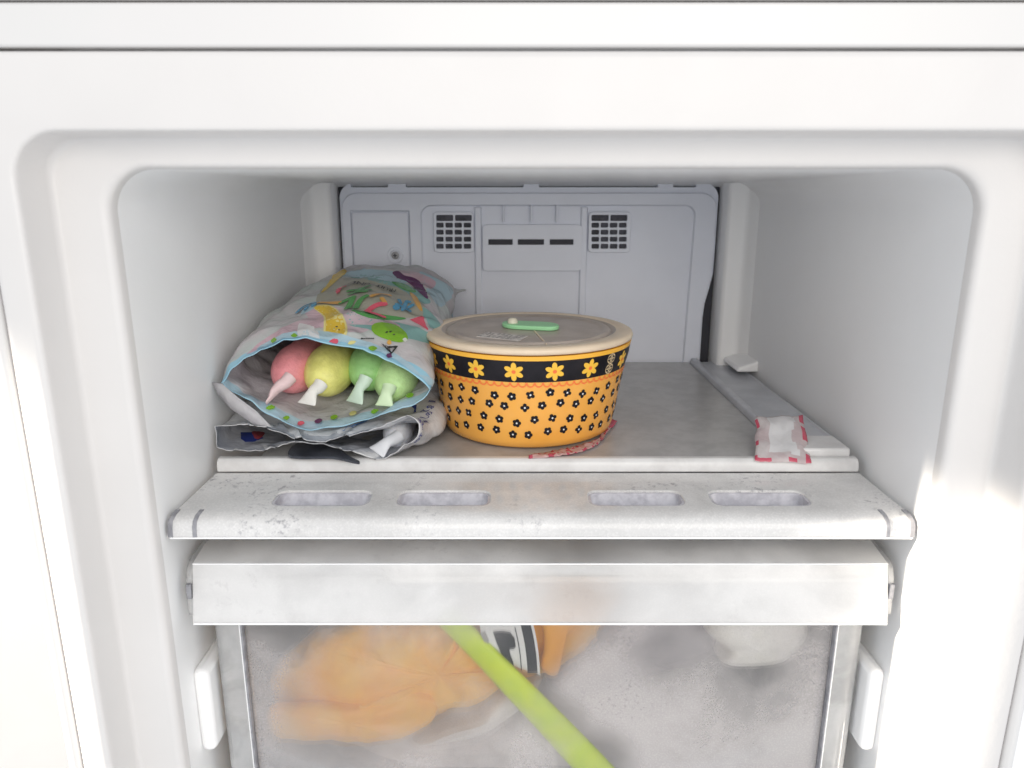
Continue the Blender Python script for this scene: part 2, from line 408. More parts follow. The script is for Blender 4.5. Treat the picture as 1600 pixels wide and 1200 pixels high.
# the two square grilles
for u0 in (677, 920):
    bm = bmesh.new(); prism(bm, qrect(u0, 331, u0+64, 394.5, .004), .7022, .7067)
    c = bmesh.new()
    for r in range(5):
        v0 = 336+11.0*r + (0 if r == 0 else 1.2); v1 = v0+(9.2 if r == 0 else 7.4)
        if r == 0: cells = [(u0+4.5, u0+31), (u0+34, u0+60)]
        else: cells = [(u0+4.5+14.3*k, u0+4.5+14.3*k+11.6) for k in range(4)]
        for a, b in cells: prism(c, qrect(a, v0, b, v1, .0010, .7022, 3), .69, .72)
    bm = cut(bm, c)
    g = obj('vent_grille', bm, M['panel'], fridge, bevel=.0005)
    bm = bmesh.new(); prism(bm, qrect(u0+3.5, 334.5, u0+61, 391.5, .002), .7048, .70525)
    obj('vent_shade_sheet', fix(bm), M['vent_shade'], g)  # dark sheet painted as the shade behind the grille cells
# the raised slot plate, ribs above it and the edges of the middle column
bm = bmesh.new(); prism(bm, qrect(754, 351, 908, 423, .004), .7015, .7067)
c = bmesh.new()
for a, b in ((763, 801), (809, 850), (859, 896)): prism(c, qrect(a, 374, b, 382.5, .0004, .7015, 2), .69, .7049)
lp = obj('slot_plate', cut(bm, c), M['panel'], fridge, bevel=.0012, seg=3)
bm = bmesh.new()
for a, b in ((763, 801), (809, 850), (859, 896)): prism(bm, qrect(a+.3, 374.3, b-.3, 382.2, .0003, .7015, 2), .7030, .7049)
obj('slot_shade_fill', fix(bm), M['dark'], lp)  # dark blocks standing in for the shade inside the slots
for u in (787, 830, 870):
    bm = bmesh.new(); x0, z1 = q(u-1.3, 321); x1, z0 = q(u+1.3, 347); box(bm, x0, x1, .7012, .7067, z0, z1)
    obj('rib', bm, M['panel'], fridge, bevel=.0003)
for a, b in ((741, 752), (908, 919)):
    bm = bmesh.new(); x0, z1 = q(a, 323); x1, _ = q(b, 323); prism(bm, [(x0, -.30), (x1, -.30), (x1, z1), (x0, z1)], .7040, .7067)
    obj('column_edge', fix(bm), M['panel'], fridge, bevel=.0015, seg=3)

# ------------------------------------------------------------------ shelf with its clear front flap
ZS = -.161
shelf = thing('freezer_shelf', (0, .56, ZS-.006), 'grey frosted shelf with a clear slotted plastic flap along its front edge', 'shelf')
bm = bmbox(-.1745, .1572, .434, .703, ZS-.006, ZS)
obj('shelf_plate', bm, M['shelf'], shelf, bevel=.0006)
bm = bmesh.new()
prism(bm, [(.1576, ZS-.006), (.1985, ZS-.006), (.1985, ZS+.0035), (.1955, ZS+.0012), (.1660, ZS+.0006), (.1645, ZS+.0046), (.1594, ZS+.0046), (.1576, ZS+.001)], .463, .702)
obj('side_rail', fix(bm), M['rail'], shelf, bevel=.0012)
prof = [(.4650, ZS-.0075), (.4650, ZS+.0012), (.4370, ZS+.0012), (.4320, ZS+.0008), (.4298, ZS-.0010), (.4290, ZS-.0040), (.4290, ZS-.0075)]
def xprism(bm, prof, x0, x1):
    a = [bm.verts.new((x0, y, z)) for y, z in prof]; b = [bm.verts.new((x1, y, z)) for y, z in prof]; n = len(prof)
    bm.faces.new(a); bm.faces.new(b[::-1])
    for i in range(n): bm.faces.new((a[i], b[i], b[(i+1)%n], a[(i+1)%n]))
bm = bmesh.new(); xprism(bm, [(.4365, ZS-.0075), (.4365, ZS+.0006)]+prof[3:], -.1995, .1995)
obj('front_trim', fix(bm), M['trim'], shelf, bevel=.0008)
bm = bmbox(.1590, .1970, .4368, .4640, ZS-.0060, ZS+.0052)
obj('front_corner_pad', bm, M['trim'], shelf, bevel=.0015)
# flap
pf = [(.4286, -.1686), (.4180, -.1692), (.3960, -.1703), (.3790, -.1710), (.3735, -.1718), (.3700, -.1738), (.3686, -.1765), (.3680, -.1825)]
def offs(p, d):
    out = []
    for i in range(len(p)):
        a = Vector(p[max(0, i-1)]); b = Vector(p[min(len(p)-1, i+1)]); t = (b-a).normalized()
        n = Vector((-t.y, t.x)) ; out.append((p[i][0]-n.x*-d, p[i][1]-n.y*-d))
    return out
pin = offs(pf, .0026)
sec = pf+pin[::-1]
def fhw(Y): return .2000+(.4275-Y)/.0595*.0036
bm = bmesh.new()
loft(bm, [[(k*fhw(y), y, z) for y, z in sec] for k in (-1, -.93, -.5, 0, .5, .93, 1)], True, True, True)
c = bmesh.new()
for x0, x1 in ((-.1530, -.0975), (-.0818, -.0285), (.0280, .0825), (.0982, .1545)): flatprism(c, rrect(x0, x1, .3840, .4035, .006, 5, .006), -.19, -.15)
flap = obj('flap', cut(bm, c), M['flap'], shelf, bevel=.0005, auto=35)
# turned-down rims of the four finger slots
for x0, x1 in ((-.1530, -.0975), (-.0818, -.0285), (.0280, .0825), (.0982, .1545)):
    bm = bmesh.new(); o_ = rrect(x0-.0002, x1+.0002, .3838, .4037, .006, 5); i_ = rrect(x0+.0014, x1-.0014, .3854, .4021, .0046, 5)
    loft(bm, [[(x, y, -.1712) for x, y in o_], [(x, y, -.1790) for x, y in o_], [(x, y, -.1790) for x, y in i_], [(x, y, -.1712) for x, y in i_], [(x, y, -.1712) for x, y in o_]])
    obj('slot_rim', fix(bm), M['slot'], flap)
for s in (-1, 1):
    for e, w in ((0.0, .0028), (.0135, .0024)):
        bm = bmesh.new(); po = offs(pf, -.0004); sub = po[3:]; si = offs(pf, .0030)[3:]
        x = lambda y, d: s*(fhw(y)-e+.0003-d)
        loft(bm, [[(x(y, d), y, z) for y, z in sub+si[::-1]] for d in (0, w)], True, True, True)
        obj('flap_end_rib', fix(bm), M['edge'], flap, bevel=.0003)
bm = bmesh.new(); box(bm, -.2030, .2030, .3676, .3688, -.1834, -.1824)
obj('flap_edge_highlight', bm, M['bright_edge'], flap, bevel=.0003)

# ------------------------------------------------------------------ drawer
drawer = thing('freezer_drawer', (0, .53, -.416), 'frosted clear plastic freezer drawer with a wide handle flange, under the slotted flap', 'drawer')
D0 = .390
bm = bmbox(-.1765, .1765, D0, D0+.0025, -.412, -.206)
obj('drawer_front', bm, M['front'], drawer, bevel=.0005)
bm = bmesh.new()
for s in (-1, 1):
    a, b = sorted((s*.1792, s*.1935)); box(bm, a, b, D0-.001, D0+.0018, -.412, -.206)
    a, b = sorted((s*.1915, s*.1935)); box(bm, a, b, D0+.0018, .66, -.412, -.206)
box(bm, -.1914, .1914, .658, .66, -.412, -.206)
obj('drawer_body', bm, M['side'], drawer, bevel=.0006)
bm = bmbox(-.1914, .1914, D0+.003, .6575, -.4135, -.411)
obj('drawer_floor', bm, M['side'], drawer)
for s in (-1, 1):
    bm = bmesh.new(); a, b = sorted((s*.1766, s*.1778)); box(bm, a, b, D0-.0035, D0+.006, -.412, -.206)
    obj('window_edge', bm, M['edge'], drawer, bevel=.0004)
    bm = bmesh.new(); a, b = sorted((s*.1779, s*.1791)); box(bm, a, b, D0-.0022, D0+.006, -.412, -.206)
    obj('window_highlight', bm, M['bright_edge'], drawer, bevel=.0004)
# handle flange: rear lip, top, front face hanging down
pf2 = [(.4020, -.2005), (.3990, -.1998), (.3830, -.2025), (.3790, -.2034), (.3776, -.2052), (.3745, -.2180), (.3700, -.2366)]
sec2 = pf2+offs(pf2, .0024)[::-1]
bm = bmesh.new(); loft(bm, [[(x, y, z) for y, z in sec2] for x in (-.1972, -.1, 0, .1, .1972)], True, True, True)
fl = obj('handle_flange', fix(bm), M['flange'], drawer, bevel=.0005, auto=35)
bm = bmesh.new(); box(bm, -.1970, .1970, .3696, .3712, -.2378, -.2366)
obj('flange_edge_highlight', bm, M['bright_edge'], fl, bevel=.0004)
bm = bmesh.new(); box(bm, -.1970, .1970, .3772, .3786, -.2041, -.2033)
obj('flange_fold_highlight', bm, M['bright_edge'], fl, bevel=.0003)
for s in (-1, 1):
    bm = bmesh.new(); a, b = sorted((s*.1976, s*.2012))
    loft(bm, [[(x, y, z) for y, z in ((.402, -.2015), (.383, -.2040), (.379, -.2070), (.3765, -.2130), (.3745, -.2340), (.377, -.2340), (.379, -.214), (.386, -.2075), (.402, -.2050))] for x in (a, b)], True, True, True)
    e = obj('flange_end', fix(bm), M['side'], fl, bevel=.0005)
    for y0, z0, z1 in ((.3850, -.2068, -.2038), (.3742, -.2240, -.2150)):
        bm = bmbox(a+.0004, b-.0004, y0, y0+.003, z0, z1); obj('end_notch', bm, M['edge'], e, bevel=.0003)

exec_marker = None
# ------------------------------------------------------------------ bowl
BC = Vector((-.0045, .5070, ZS+.0004))
bowl = thing('bowl', BC, 'round orange bowl with a black flower band and a cloudy lid, standing on the shelf', 'bowl')
prof = [(.050, 0), (.0560, .0004), (.0588, .0022), (.0602, .0060), (.0620, .0160), (.0640, .0280), (.0660, .0390), (.0676, .0470), (.0708, .0612), (.0714, .0640), (.0690, .0640)]
def rad(h):
    for (r0, z0), (r1, z1) in zip(prof[1:], prof[2:]):
        if z0 <= h <= z1 and z1 > z0: return r0+(r1-r0)*(h-z0)/(z1-z0)
    return prof[2][0]
def onbowl(off):
    def fn(a, h):        # a = arc metres from the front, h = height
        th = a/.066; r = rad(h)+off
        return BC+Vector((r*math.sin(th), -r*math.cos(th), h))
    return fn
bm = bmesh.new()
lathe(bm, prof, BC, 160, [0, 0, 0, 0, 0, 0, 0, 1, 2, 2], True, False); fix(bm)
def camth(u):            # arc position that the photo shows at column u on the bowl's visible side
    s = (u-826)/159.0; return math.asin(max(-1, min(1, s)))*.066
def flower(a, h, r, npet, pw, rot, mpet, mheart, hr, off=.00025):
    for k in range(npet):
        t = rot+2*PI*k/npet
        decal(bm, ell(a+math.cos(t)*r*.58, h+math.sin(t)*r*.58, r*.45, r*pw, t, 12), onbowl(off+.00002*k), mpet, .003)
    decal(bm, ell(a, h, hr, hr, 0, 10), onbowl(off+.0002), mheart, .003)
step = .0247
a0 = camth(802)
for k, af in enumerate((-.145, -.122, -.0986, -.0766, -.0558, -.0338, -.0100, .0142, .0377, .0710, .094, .117, .14)):
    flower(af, .0540, .0060, 6, .27, PI/2+.12*math.sin(k*2.1), 3, 4, .0013)
# scalloped line under the band
for k in range(-42, 42):
    a = a0+k*.0050; n = 9; top = .0467
    o_ = [(a+.0027*math.cos(PI+PI*i/n), top-.0032*math.sin(PI*i/n)) for i in range(n+1)]
    i_ = [(a+.0019*math.cos(PI+PI*i/n), top-.0023*math.sin(PI*i/n)) for i in range(n+1)]
    for i in range(n):
        decal(bm, [o_[i], o_[i+1], i_[i+1], i_[i]], onbowl(.0002), 4, .01)
# small black flowers in four staggered rows
for r_, h in enumerate((.0385, .0310, .0210, .0125)):
    for k in range(-17, 18):
        a = (k+.5*(r_ % 2)+random.uniform(-.09, .09)+.16*r_)*.0119
        flower(a, h+random.uniform(-.0012, .0008)+.0009*math.sin(k*1.3), .0029, 4 if random.random() < .45 else 5, .44, random.uniform(0, 6), 1, 5, .0006)
# curled cream ornament on the band
ao = camth(944)
for zc in (.0577, .0508):
    def strip(pts, w):
        for i in range(len(pts)-1):
            a, b = Vector(pts[i]), Vector(pts[i+1]); t = (b-a).normalized(); n = Vector((-t.y, t.x))*w
            decal(bm, [tuple(a+n), tuple(a-n), tuple(b-n), tuple(b+n)], onbowl(.0003), 6, .01)
    strip([(ao+.0036*math.cos(2*PI*i/16), zc+.0033*math.sin(2*PI*i/16)) for i in range(17)], .0002)
    for sx in (-1, 1):
        for sz in (-1, 1):
            strip([(ao+sx*(.0015+.0010*math.cos(1.6*PI*i/10)), zc+sz*(.0014+.0010*math.sin(1.6*PI*i/10))) for i in range(11)], .0002)
    strip([(ao-.0036, zc), (ao+.0036, zc)], .00018); strip([(ao, zc-.0033), (ao, zc+.0033)], .00018)
obj('bowl_body', bm, [M['orange'], M['black'], M['yellow'], M['petal'], M['heart'], M['dotwhite'], M['cream']], bowl, auto=50)
ZL = .0645
lc = BC+Vector((0, 0, ZL))
bm = bmesh.new()
lathe(bm, [(.0702, 0), (.0718, .0008), (.0722, .0024), (.0715, .0040), (.0700, .0048), (.0605, .0048), (.0588, .0030), (.0575, .0030), (.0560, .0050), (.0530, .0052), (.0515, .0042), (.049, .0044), (.0, .0044)], lc, 128, [0, 0, 0, 0, 0, 1, 1, 1, 1, 1, 1, 1], True, False)
bmesh.ops.remove_doubles(bm, verts=bm.verts, dist=1e-6)
lid = obj('lid', fix(bm), [M['lid'], M['lidtop']], bowl, auto=50)
def lidpt(u, v): # a point on the lid's top plane
    o_, d = ray(u, v); t = (lc.z+.0046-o_.z)/d.z; return o_+d*t
A, B = lidpt(786, 510), lidpt(872, 514)
bm = bmesh.new(); mid = (A+B)/2; L = (B-A).length/2
flatprism(bm, [(mid.x+x, mid.y+y+(B.y-A.y)*x/(2*L)) for x, y in rrect(-L, L, -.0105, .0105, .0100, 8)], mid.z, mid.z+.0030)
vf = obj('vent_flap', fix(bm), M['green'], lid, bevel=.0009, seg=3)
k_ = lidpt(801, 511)
bm = bmesh.new(); lathe(bm, [(.0036, .0026), (.0036, .0042), (.0031, .0056), (.0018, .0064), (0.0002, .0066)], k_, 24, None, False, True)
obj('vent_button', fix(bm), M['knob'], lid)
bm = bmesh.new(); cs = [lidpt(*p) for p in ((744, 526), (759, 518.5), (825, 525.5), (811, 533))]
flatprism(bm, [(p.x, p.y) for p in cs], cs[0].z-.0001, cs[0].z+.0002)
for r_ in range(5):
    for k in range(9):
        if random.random() < .2: continue
        s0, s1, t0 = (k+.1)/9.3, (k+random.uniform(.5, .95))/9.3, (r_+.35)/5.3
        def lp_(s, t): return (cs[1].lerp(cs[2], s)).lerp(cs[0].lerp(cs[3], s), t)+Vector((0, 0, .00035))
        bm.faces.new([bm.verts.new(p) for p in (lp_(s0, t0), lp_(s1, t0), lp_(s1, t0+.07), lp_(s0, t0+.07))]).material_index = 1
obj('sticker', fix(bm), [M['paper'], M['ink']], lid, smooth=False)
for u0, v0, u1, v1 in ((835, 517, 854, 538),):
    a, b = lidpt(u0, v0), lidpt(u1, v1); t = (b-a).normalized(); n = Vector((-t.y, t.x, 0))*.0004
    bm = bmesh.new(); flatprism(bm, [tuple((p)[:2]) for p in (a+n, a-n, b-n, b+n)], a.z-.0006, a.z+.0004)
    obj('seam_line', fix(bm), M['lid'], lid)

# ------------------------------------------------------------------ fruit ice-pop bag
def bagmesh(rings, N_, wr, seed, thick):
    """skin through the given cross-sections, with wrinkles, plus an inner skin"""
    pass
F_ = {}
F_['base'] = film('bag_print_pale', (.60, .66, .64), .3, .15, .55, 60, (.64, .60, .62), 18)
F_['pink'] = film('bag_print_pink', (.72, .50, .57), .3, .15, .55, 60, (.70, .58, .62), 30)
F_['blue'] = film('bag_print_light_blue', (.50, .67, .75), .3, .15, .55, 60)
F_['teal'] = film('bag_print_teal', (.28, .50, .48), .3, .25, .3, 55)
F_['logo'] = film('bag_print_beige', (.46, .45, .37), .3, .25, .3, 55)
F_['green'] = film('bag_print_green', (.10, .36, .10), .2, .25)
F_['lime'] = film('bag_print_lime', (.22, .46, .03), .2, .25)
F_['banana'] = film('bag_print_yellow', (.72, .50, .05), .2, .25)
F_['paleyellow'] = film('bag_print_pale_yellow', (.80, .72, .30), .2, .25)
F_['red'] = film('bag_print_red', (.76, .12, .18), .2, .25)
F_['purple'] = film('bag_print_purple', (.13, .035, .12), .2, .25)
F_['ochre'] = film('bag_print_ochre', (.72, .40, .10), .2, .25)
F_['ltblue'] = film('bag_print_blue', (.10, .33, .52), .2, .25)
F_['ink'] = film('bag_print_black', (.02, .02, .02), .1, .3)
F_['inside'] = film('bag_inside_silver', (.74, .73, .74), .4, .16, .7, 70, (.62, .60, .63), 34)
F_['edgeblue'] = film('bag_cut_edge_blue', (.40, .68, .82), .3, .2)
F_['white'] = film('bag_print_white', (.80, .80, .80), .3, .22)
BM = list(F_.keys()); BI = {k: i for i, k in enumerate(BM)}

def skin(rings, n_len, wr, seed, t_inner, wr_inner=None):
    """outer and inner vertex grids through cross-sections (each a list of Vectors, same count)"""
    NR = len(rings); n = len(rings[0]); grid = []
    for k in range(n_len+1):
        f = k/n_len*(NR-1); i = min(NR-2, int(f)); t = f-i
        P = [rings[max(0, i-1)], rings[i], rings[i+1], rings[min(NR-1, i+2)]]
        row = []
        for j in range(n):
            p0, p1, p2, p3 = (P[a][j] for a in range(4))
            row.append(0.5*((2*p1)+(p2-p0)*t+(2*p0-5*p1+4*p2-p3)*t*t+(3*p1-p0-3*p2+p3)*t*t*t))
        grid.append(row)
    out, inn = [], []
    for k, row in enumerate(grid):
        c = sum(row, Vector())/n; ro, ri = [], []
        for j, p in enumerate(row):
            a, b = row[(j+1) % n], row[j-1]
            d = (a-b).cross(Vector((0, 1, 0))); d = d.normalized() if d.length > 1e-9 else Vector((0, 0, 1))
            if d.dot(p-c) < 0: d = -d
            w = wr*(noise.noise(Vector((p.x*38+seed, p.y*26, p.z*38)))+1.1*(.35-abs(noise.noise(Vector((p.x*34-p.y*22+seed, p.y*30+p.x*12, p.z*34)))))*2+.55*noise.noise(Vector((p.x*80, p.y*44+seed, p.z*80)))+.8*(abs(noise.noise(Vector((p.x*60+p.y*30, p.y*18-seed, p.z*60))))-.3))
            g = p+d*w*min(1, .35+k/10)
            ro.append(g); ri.append(g-d*t_inner)
        out.append(ro); inn.append(ri)
    return out, inn
class Surf:
    """a bag skin's own flat coordinates, in metres: J round the bag, K along it"""
    def __init__(self, grid):
        self.g = grid; self.n = len(grid[0]); self.m = len(grid)
        t = bmesh.new(); vv = [[t.verts.new(p) for p in r] for r in grid]
        for k in range(self.m-1):
            for j in range(self.n): t.faces.new((vv[k][j], vv[k][(j+1) % self.n], vv[k+1][(j+1) % self.n], vv[k+1][j]))
        self.bvh = BVHTree.FromBMesh(t); t.free()
        r = grid[self.m//2]; self.dj = sum((r[j]-r[j-1]).length for j in range(self.n))/self.n
        self.dk = (grid[-1][0]-grid[0][0]).length/(self.m-1)
    half = None
    def at(self, u, v):
        o_, d = ray(u, v); h, n_, i, _ = self.bvh.ray_cast(o_, d)
        if h is None: return None
        k, j = divmod(i, self.n)
        if (self.half == 'top' and j > self.n*.56) or (self.half == 'bottom' and j < self.n*.5): return None
        a, b, c = self.g[k][j], self.g[k][(j+1) % self.n], self.g[k+1][j]
        fj = max(0, min(1, (h-a).dot(b-a)/max(1e-12, (b-a).length_squared))); fk = max(0, min(1, (h-a).dot(c-a)/max(1e-12, (c-a).length_squared)))
        return ((j+fj)*self.dj, (k+fk)*self.dk)
    def on(self, off):
        def fn(J, K):
            J = J/self.dj; K = min(self.m-1.001, max(0, K/self.dk)); j = int(math.floor(J)); k = int(K); fj, fk = J-j, K-k; n = self.n
            a, b, c, d = self.g[k][j % n], self.g[k][(j+1) % n], self.g[k+1][j % n], self.g[k+1][(j+1) % n]
            p = a.lerp(b, fj).lerp(c.lerp(d, fj), fk); nr = (b-a).cross(c-a)
            if nr.length < 1e-12: return p
            nr.normalize(); ctr = sum(self.g[k][::max(1, n//8)], Vector())/len(self.g[k][::max(1, n//8)])
            if nr.dot(p-ctr)*(1 if off > 0 else -1) < 0: nr = -nr
            return p+nr*abs(off)
        return fn
    def poly(self, pts):
        out = [self.at(*p) for p in pts]; return [p for p in out if p is not None]
def build_bag(bm, out, inn, mo, mi, rim=None):
    n = len(out[0])
    vo = [[bm.verts.new(p) for p in r] for r in out]; vi = [[bm.verts.new(p) for p in r] for r in inn]
    for k in range(len(out)-1):
        for j in range(n):
            q_ = (j+1) % n
            m_ = mo(k/(len(out)-1), j/n) if callable(mo) else mo
            bm.faces.new((vo[k][j], vo[k][q_], vo[k+1][q_], vo[k+1][j])).material_index = m_
            m2_ = mi(k/(len(out)-1), j/n) if callable(mi) else mi
            bm.faces.new((vi[k][j], vi[k+1][j], vi[k+1][q_], vi[k][q_])).material_index = m2_
    for j in range(n):
        q_ = (j+1) % n
        bm.faces.new((vo[0][j], vi[0][j], vi[0][q_], vo[0][q_])).material_index = rim if rim is not None else mi
    bm.faces.new(vo[-1])
NB = 150
def lens(cx, hw, zb, zt, Y, pw=2.3, tilt=0.0, n=NB):
    out = []
    for j in range(n):
        a = PI-2*PI*j/n          # start at left corner, over the top
        c, s = math.cos(a), math.sin(a)
        x = hw*math.copysign(abs(c)**(2/pw), c); zz = math.copysign(abs(s)**(2/pw), s)
        zm, h = (zb+zt)/2, (zt-zb)/2
        out.append(Vector((cx+x, Y, zm+h*zz+tilt*x)))
    return out
top = spline([px(344, 600, .447), px(368, 575, .447), px(405, 545, .446), px(450, 531, .445), px(500, 534, .444), (px(548, 543, .442)), px(600, 560, .440), px(645, 588, .438), px(672, 612, .437)])
bot = spline([px(672, 612, .437), px(655, 630, .434), px(600, 650, .432), px(540, 665, .430), px(475, 671, .430), px(430, 655, .433), px(385, 628, .440), px(344, 600, .447)])
def kink(P, amp, seed, fr=.9):
    out = []
    for i, p in enumerate(P):
        a = noise.noise(Vector((i*.11*fr, seed, 0))); b = .30-abs(noise.noise(Vector((i*.17*fr, seed+5, 3))))
        out.append(p+Vector((noise.noise(Vector((i*.13*fr, 2, seed)))*amp*.6, noise.noise(Vector((i*.15*fr, 7, seed)))*amp*1.2, (a+1.5*b)*amp)))
    return out
mouth = kink(resample(top, NB//2+1)[:-1]+resample(bot, NB//2+1)[:-1], .0019, 3.3)
rings = [mouth, lens(-.1322, .0655, -.1335, -.0800, .475, 2.1), lens(-.1325, .0665, -.1305, -.0735, .520, 2.1), lens(-.1330, .0660, -.1300, -.0690, .570, 2.2),
         lens(-.1310, .0640, -.1290, -.0640, .620, 2.2), lens(-.1275, .0605, -.1200, -.0632, .655, 2.1), lens(-.124, .0585, -.1020, -.0760, .676, 2.0), lens(-.120, .0600, -.0895, -.0875, .688, 2.0)]
out, inn = skin(rings, 130, .0024, 3.1, .0004)
bag = thing('ice_pop_bag', Vector((-.126, .56, -.131)), 'pastel bag printed with fruit, torn open, lying on top of a flat white bag', 'snack bag')
bm = bmesh.new()
def mo(t, s):
    if t < .035: return BI['edgeblue']
    return BI['base']
def mi(t, s):
    if t < .045: return BI['blue']
    return BI['inside']
build_bag(bm, out, inn, mo, mi, BI['edgeblue'])
SO, SI = Surf(out), Surf(inn); SO.half = 'top'; SI.half = 'bottom'
LAY = [0]
def pr(pts, m_, smooth=True, surf=None, sgn=1):
    LAY[0] += 1; sf = surf or SO
    pp = sf.poly(smoothpoly(pts, 4) if smooth else [tuple(Vector(pts[i]).lerp(Vector(pts[(i+1) % len(pts)]), f/4)) for i in range(len(pts)) for f in range(4)])
    if len(pp) > 2: decal(bm, pp, sf.on(sgn*(.00022+.00002*LAY[0])), BI[m_], .0022)
# printed areas, back to front
pr([(350, 595), (400, 540), (470, 500), (530, 492), (600, 500), (560, 520), (500, 512), (440, 528), (400, 548), (365, 585)], 'pink')
pr([(545, 488), (600, 500), (660, 515), (690, 540), (640, 530), (560, 512), (520, 500)], 'teal')
pr([(475, 485), (510, 478), (560, 487), (600, 497), (625, 512), (570, 508), (500, 505)], 'pink')
pr([(496, 478), (500, 455), (530, 437), (575, 436), (625, 450), (657, 472), (665, 490), (640, 497), (590, 493), (545, 482), (520, 476)], 'logo')
pr([(560, 430), (600, 432), (640, 447), (672, 470), (660, 474), (625, 452), (575, 438), (548, 434)], 'teal')
pr([(525, 432), (560, 422), (610, 424), (650, 438), (620, 442), (575, 434)], 'blue')
pr([(655, 425), (690, 440), (708, 455), (690, 480), (672, 462)], 'blue')
pr([(620, 424), (650, 426), (680, 440), (672, 452), (650, 440)], 'pink')
pr([(548, 485), (575, 488), (605, 493), (635, 498), (610, 501), (575, 497)], 'green')
pr([(640, 500), (660, 494), (669, 517), (655, 508)], 'red', False)
pr([(660, 482), (672, 488), (688, 508), (672, 512)], 'teal')
pr([(640, 458), (652, 466), (660, 486), (653, 482)], 'ochre')
pr([(612, 441), (630, 444), (650, 456), (640, 457), (622, 449)], 'green')
pr([(613, 427), (622, 424), (632, 431), (645, 434), (656, 441), (665, 455), (668, 468), (655, 458), (645, 448), (634, 440), (622, 436)], 'purple')
pr([(539, 422), (528, 422), (515, 440), (502, 458), (512, 452), (528, 438), (541, 427)], 'banana')
pr([(470, 492), (480, 478), (492, 472), (494, 480), (482, 488)], 'blue')
pr([(490, 481), (512, 477), (530, 487), (540, 503), (542, 520), (535, 528), (508, 525), (506, 510), (505, 495)], 'paleyellow')
pr([(491, 481), (512, 479), (528, 488), (537, 503), (539, 518), (533, 525), (511, 522), (509, 510), (508, 495)], 'banana')
pr([(521, 514), (524, 513), (523, 515)], 'ink'); pr([(528, 516), (531, 516), (530, 518)], 'ink'); pr([(524, 511), (528, 511), (526, 513)], 'ink')
pr([(579, 514), (585, 507), (600, 505), (620, 510), (634, 522), (635, 532), (622, 536), (600, 530), (585, 523)], 'lime')
pr([(601, 521), (605, 518), (605, 521)], 'ink'); pr([(607, 519), (612, 518), (609, 521)], 'ink'); pr([(613, 523), (617, 523), (615, 525)], 'ink')
pr([(628, 531), (633, 529), (635, 533), (631, 535)], 'white')
pr([(604, 536), (608, 532), (611, 537), (607, 540)], 'ochre')
# band along the mouth with its little fruits
pr([(405, 546), (450, 530), (500, 531), (548, 539), (600, 555), (645, 583), (668, 606), (664, 597), (640, 570), (600, 545), (548, 528), (500, 518), (450, 521), (412, 539)], 'blue')
pr([(492, 518), (497, 520), (500, 534), (492, 535), (468, 527), (467, 509), (474, 507), (490, 512)], 'white')
pr([(513, 537), (520, 531), (528, 532), (527, 538), (520, 540)], 'red'); pr([(543, 539), (548, 534), (556, 535), (550, 540)], 'paleyellow')
pr([(575, 545), (582, 542), (589, 546), (582, 550)], 'lime'); pr([(455, 526), (461, 522), (466, 526), (460, 529)], 'lime'); pr([(425, 533), (431, 528), (434, 532), (428, 537)], 'lime')
pr([(602, 556), (608, 553), (611, 559), (605, 561)], 'purple'); pr([(628, 578), (633, 577), (635, 584), (630, 584)], 'red')
pr([(563, 530), (566, 529.4), (567, 531), (564, 532)], 'ink'); pr([(566, 530.2), (584, 530.0), (584, 531.2), (566, 531.6)], 'ink', False)
pr([(594, 537), (603, 545), (612, 553), (610, 555), (603, 548)], 'ink', False); pr([(604, 543), (620, 542), (611, 555), (610, 552), (615, 545), (605, 545.5)], 'ink', False)
for k in range(4): pr([(597+3*k, 539+1.4*k), (598+3*k, 539+1.4*k), (603+2*k, 548+2*k), (602+2*k, 548+2*k)], 'ink', False)
# lettering, upside down for the viewer
def letters(surf, txt, cols, spots, size, bold, idx, ax, ay, off=.0022):
    for ch, m_, (u, v), sz in zip(txt, cols, spots, size):
        c_ = surf.at(u, v)
        if c_ is None: continue
        base = text_bm(ch, sz)
        for b_, (ddx, ddy) in enumerate(bold):
            t = base.copy()
            def fn(x, y, c_=c_, ddx=ddx, ddy=ddy, b_=b_):
                x += ddx*sz; y += ddy*sz
                return surf.on(off+.000012*b_)(c_[0]+ax[0]*x+ay[0]*y, c_[1]+ax[1]*x+ay[1]*y)
            lay_mesh(bm, t, fn, idx[m_], .0016)
        base.free()
UPS = dict(idx=BI, ax=(-.62, 0), ay=(0, -1), off=.00022+.00002*(LAY[0]+1))
BOLD = [(0, 0), (.06, 0), (-.06, 0), (0, .05), (0, -.05), (.04, .04), (-.04, -.04)]
letters(SO, 'フルーツ', ('red', 'green', 'ochre', 'ltblue'), ((590, 484), (552, 474), (516, 474), (484, 478)), (.024, .024, .022, .022), BOLD, **UPS)
letters(SO, 'ポンチ', ('ltblue', 'ochre', 'green'), ((632, 478), (596, 463), (564, 453)), (.021, .020, .022), BOLD, **UPS)
letters(SO, '♪', ('red',), ((532, 453),), (.018,), BOLD, **UPS)
letters(SO, ['FRUIT'], ('ink',), ((604, 453),), (.0074,), [(0, 0), (.03, 0)], **UPS)
letters(SO, ['PUNCH'], ('ink',), ((562, 444),), (.0074,), [(0, 0), (.03, 0)], **UPS)
for u, v, m_ in ((470, 664, 'red'), (498, 660, 'purple'), (522, 654, 'lime'), (446, 656, 'lime'), (552, 648, 'paleyellow'), (585, 645, 'lime'), (640, 620, 'lime'), (423, 640, 'lime')):
    pr(ell(u, v, 6, 3.4, -.3, 10), m_, True, SI, -1)
bag_skin = obj('printed_film', bm, [F_[k] for k in BM], bag, auto=80)
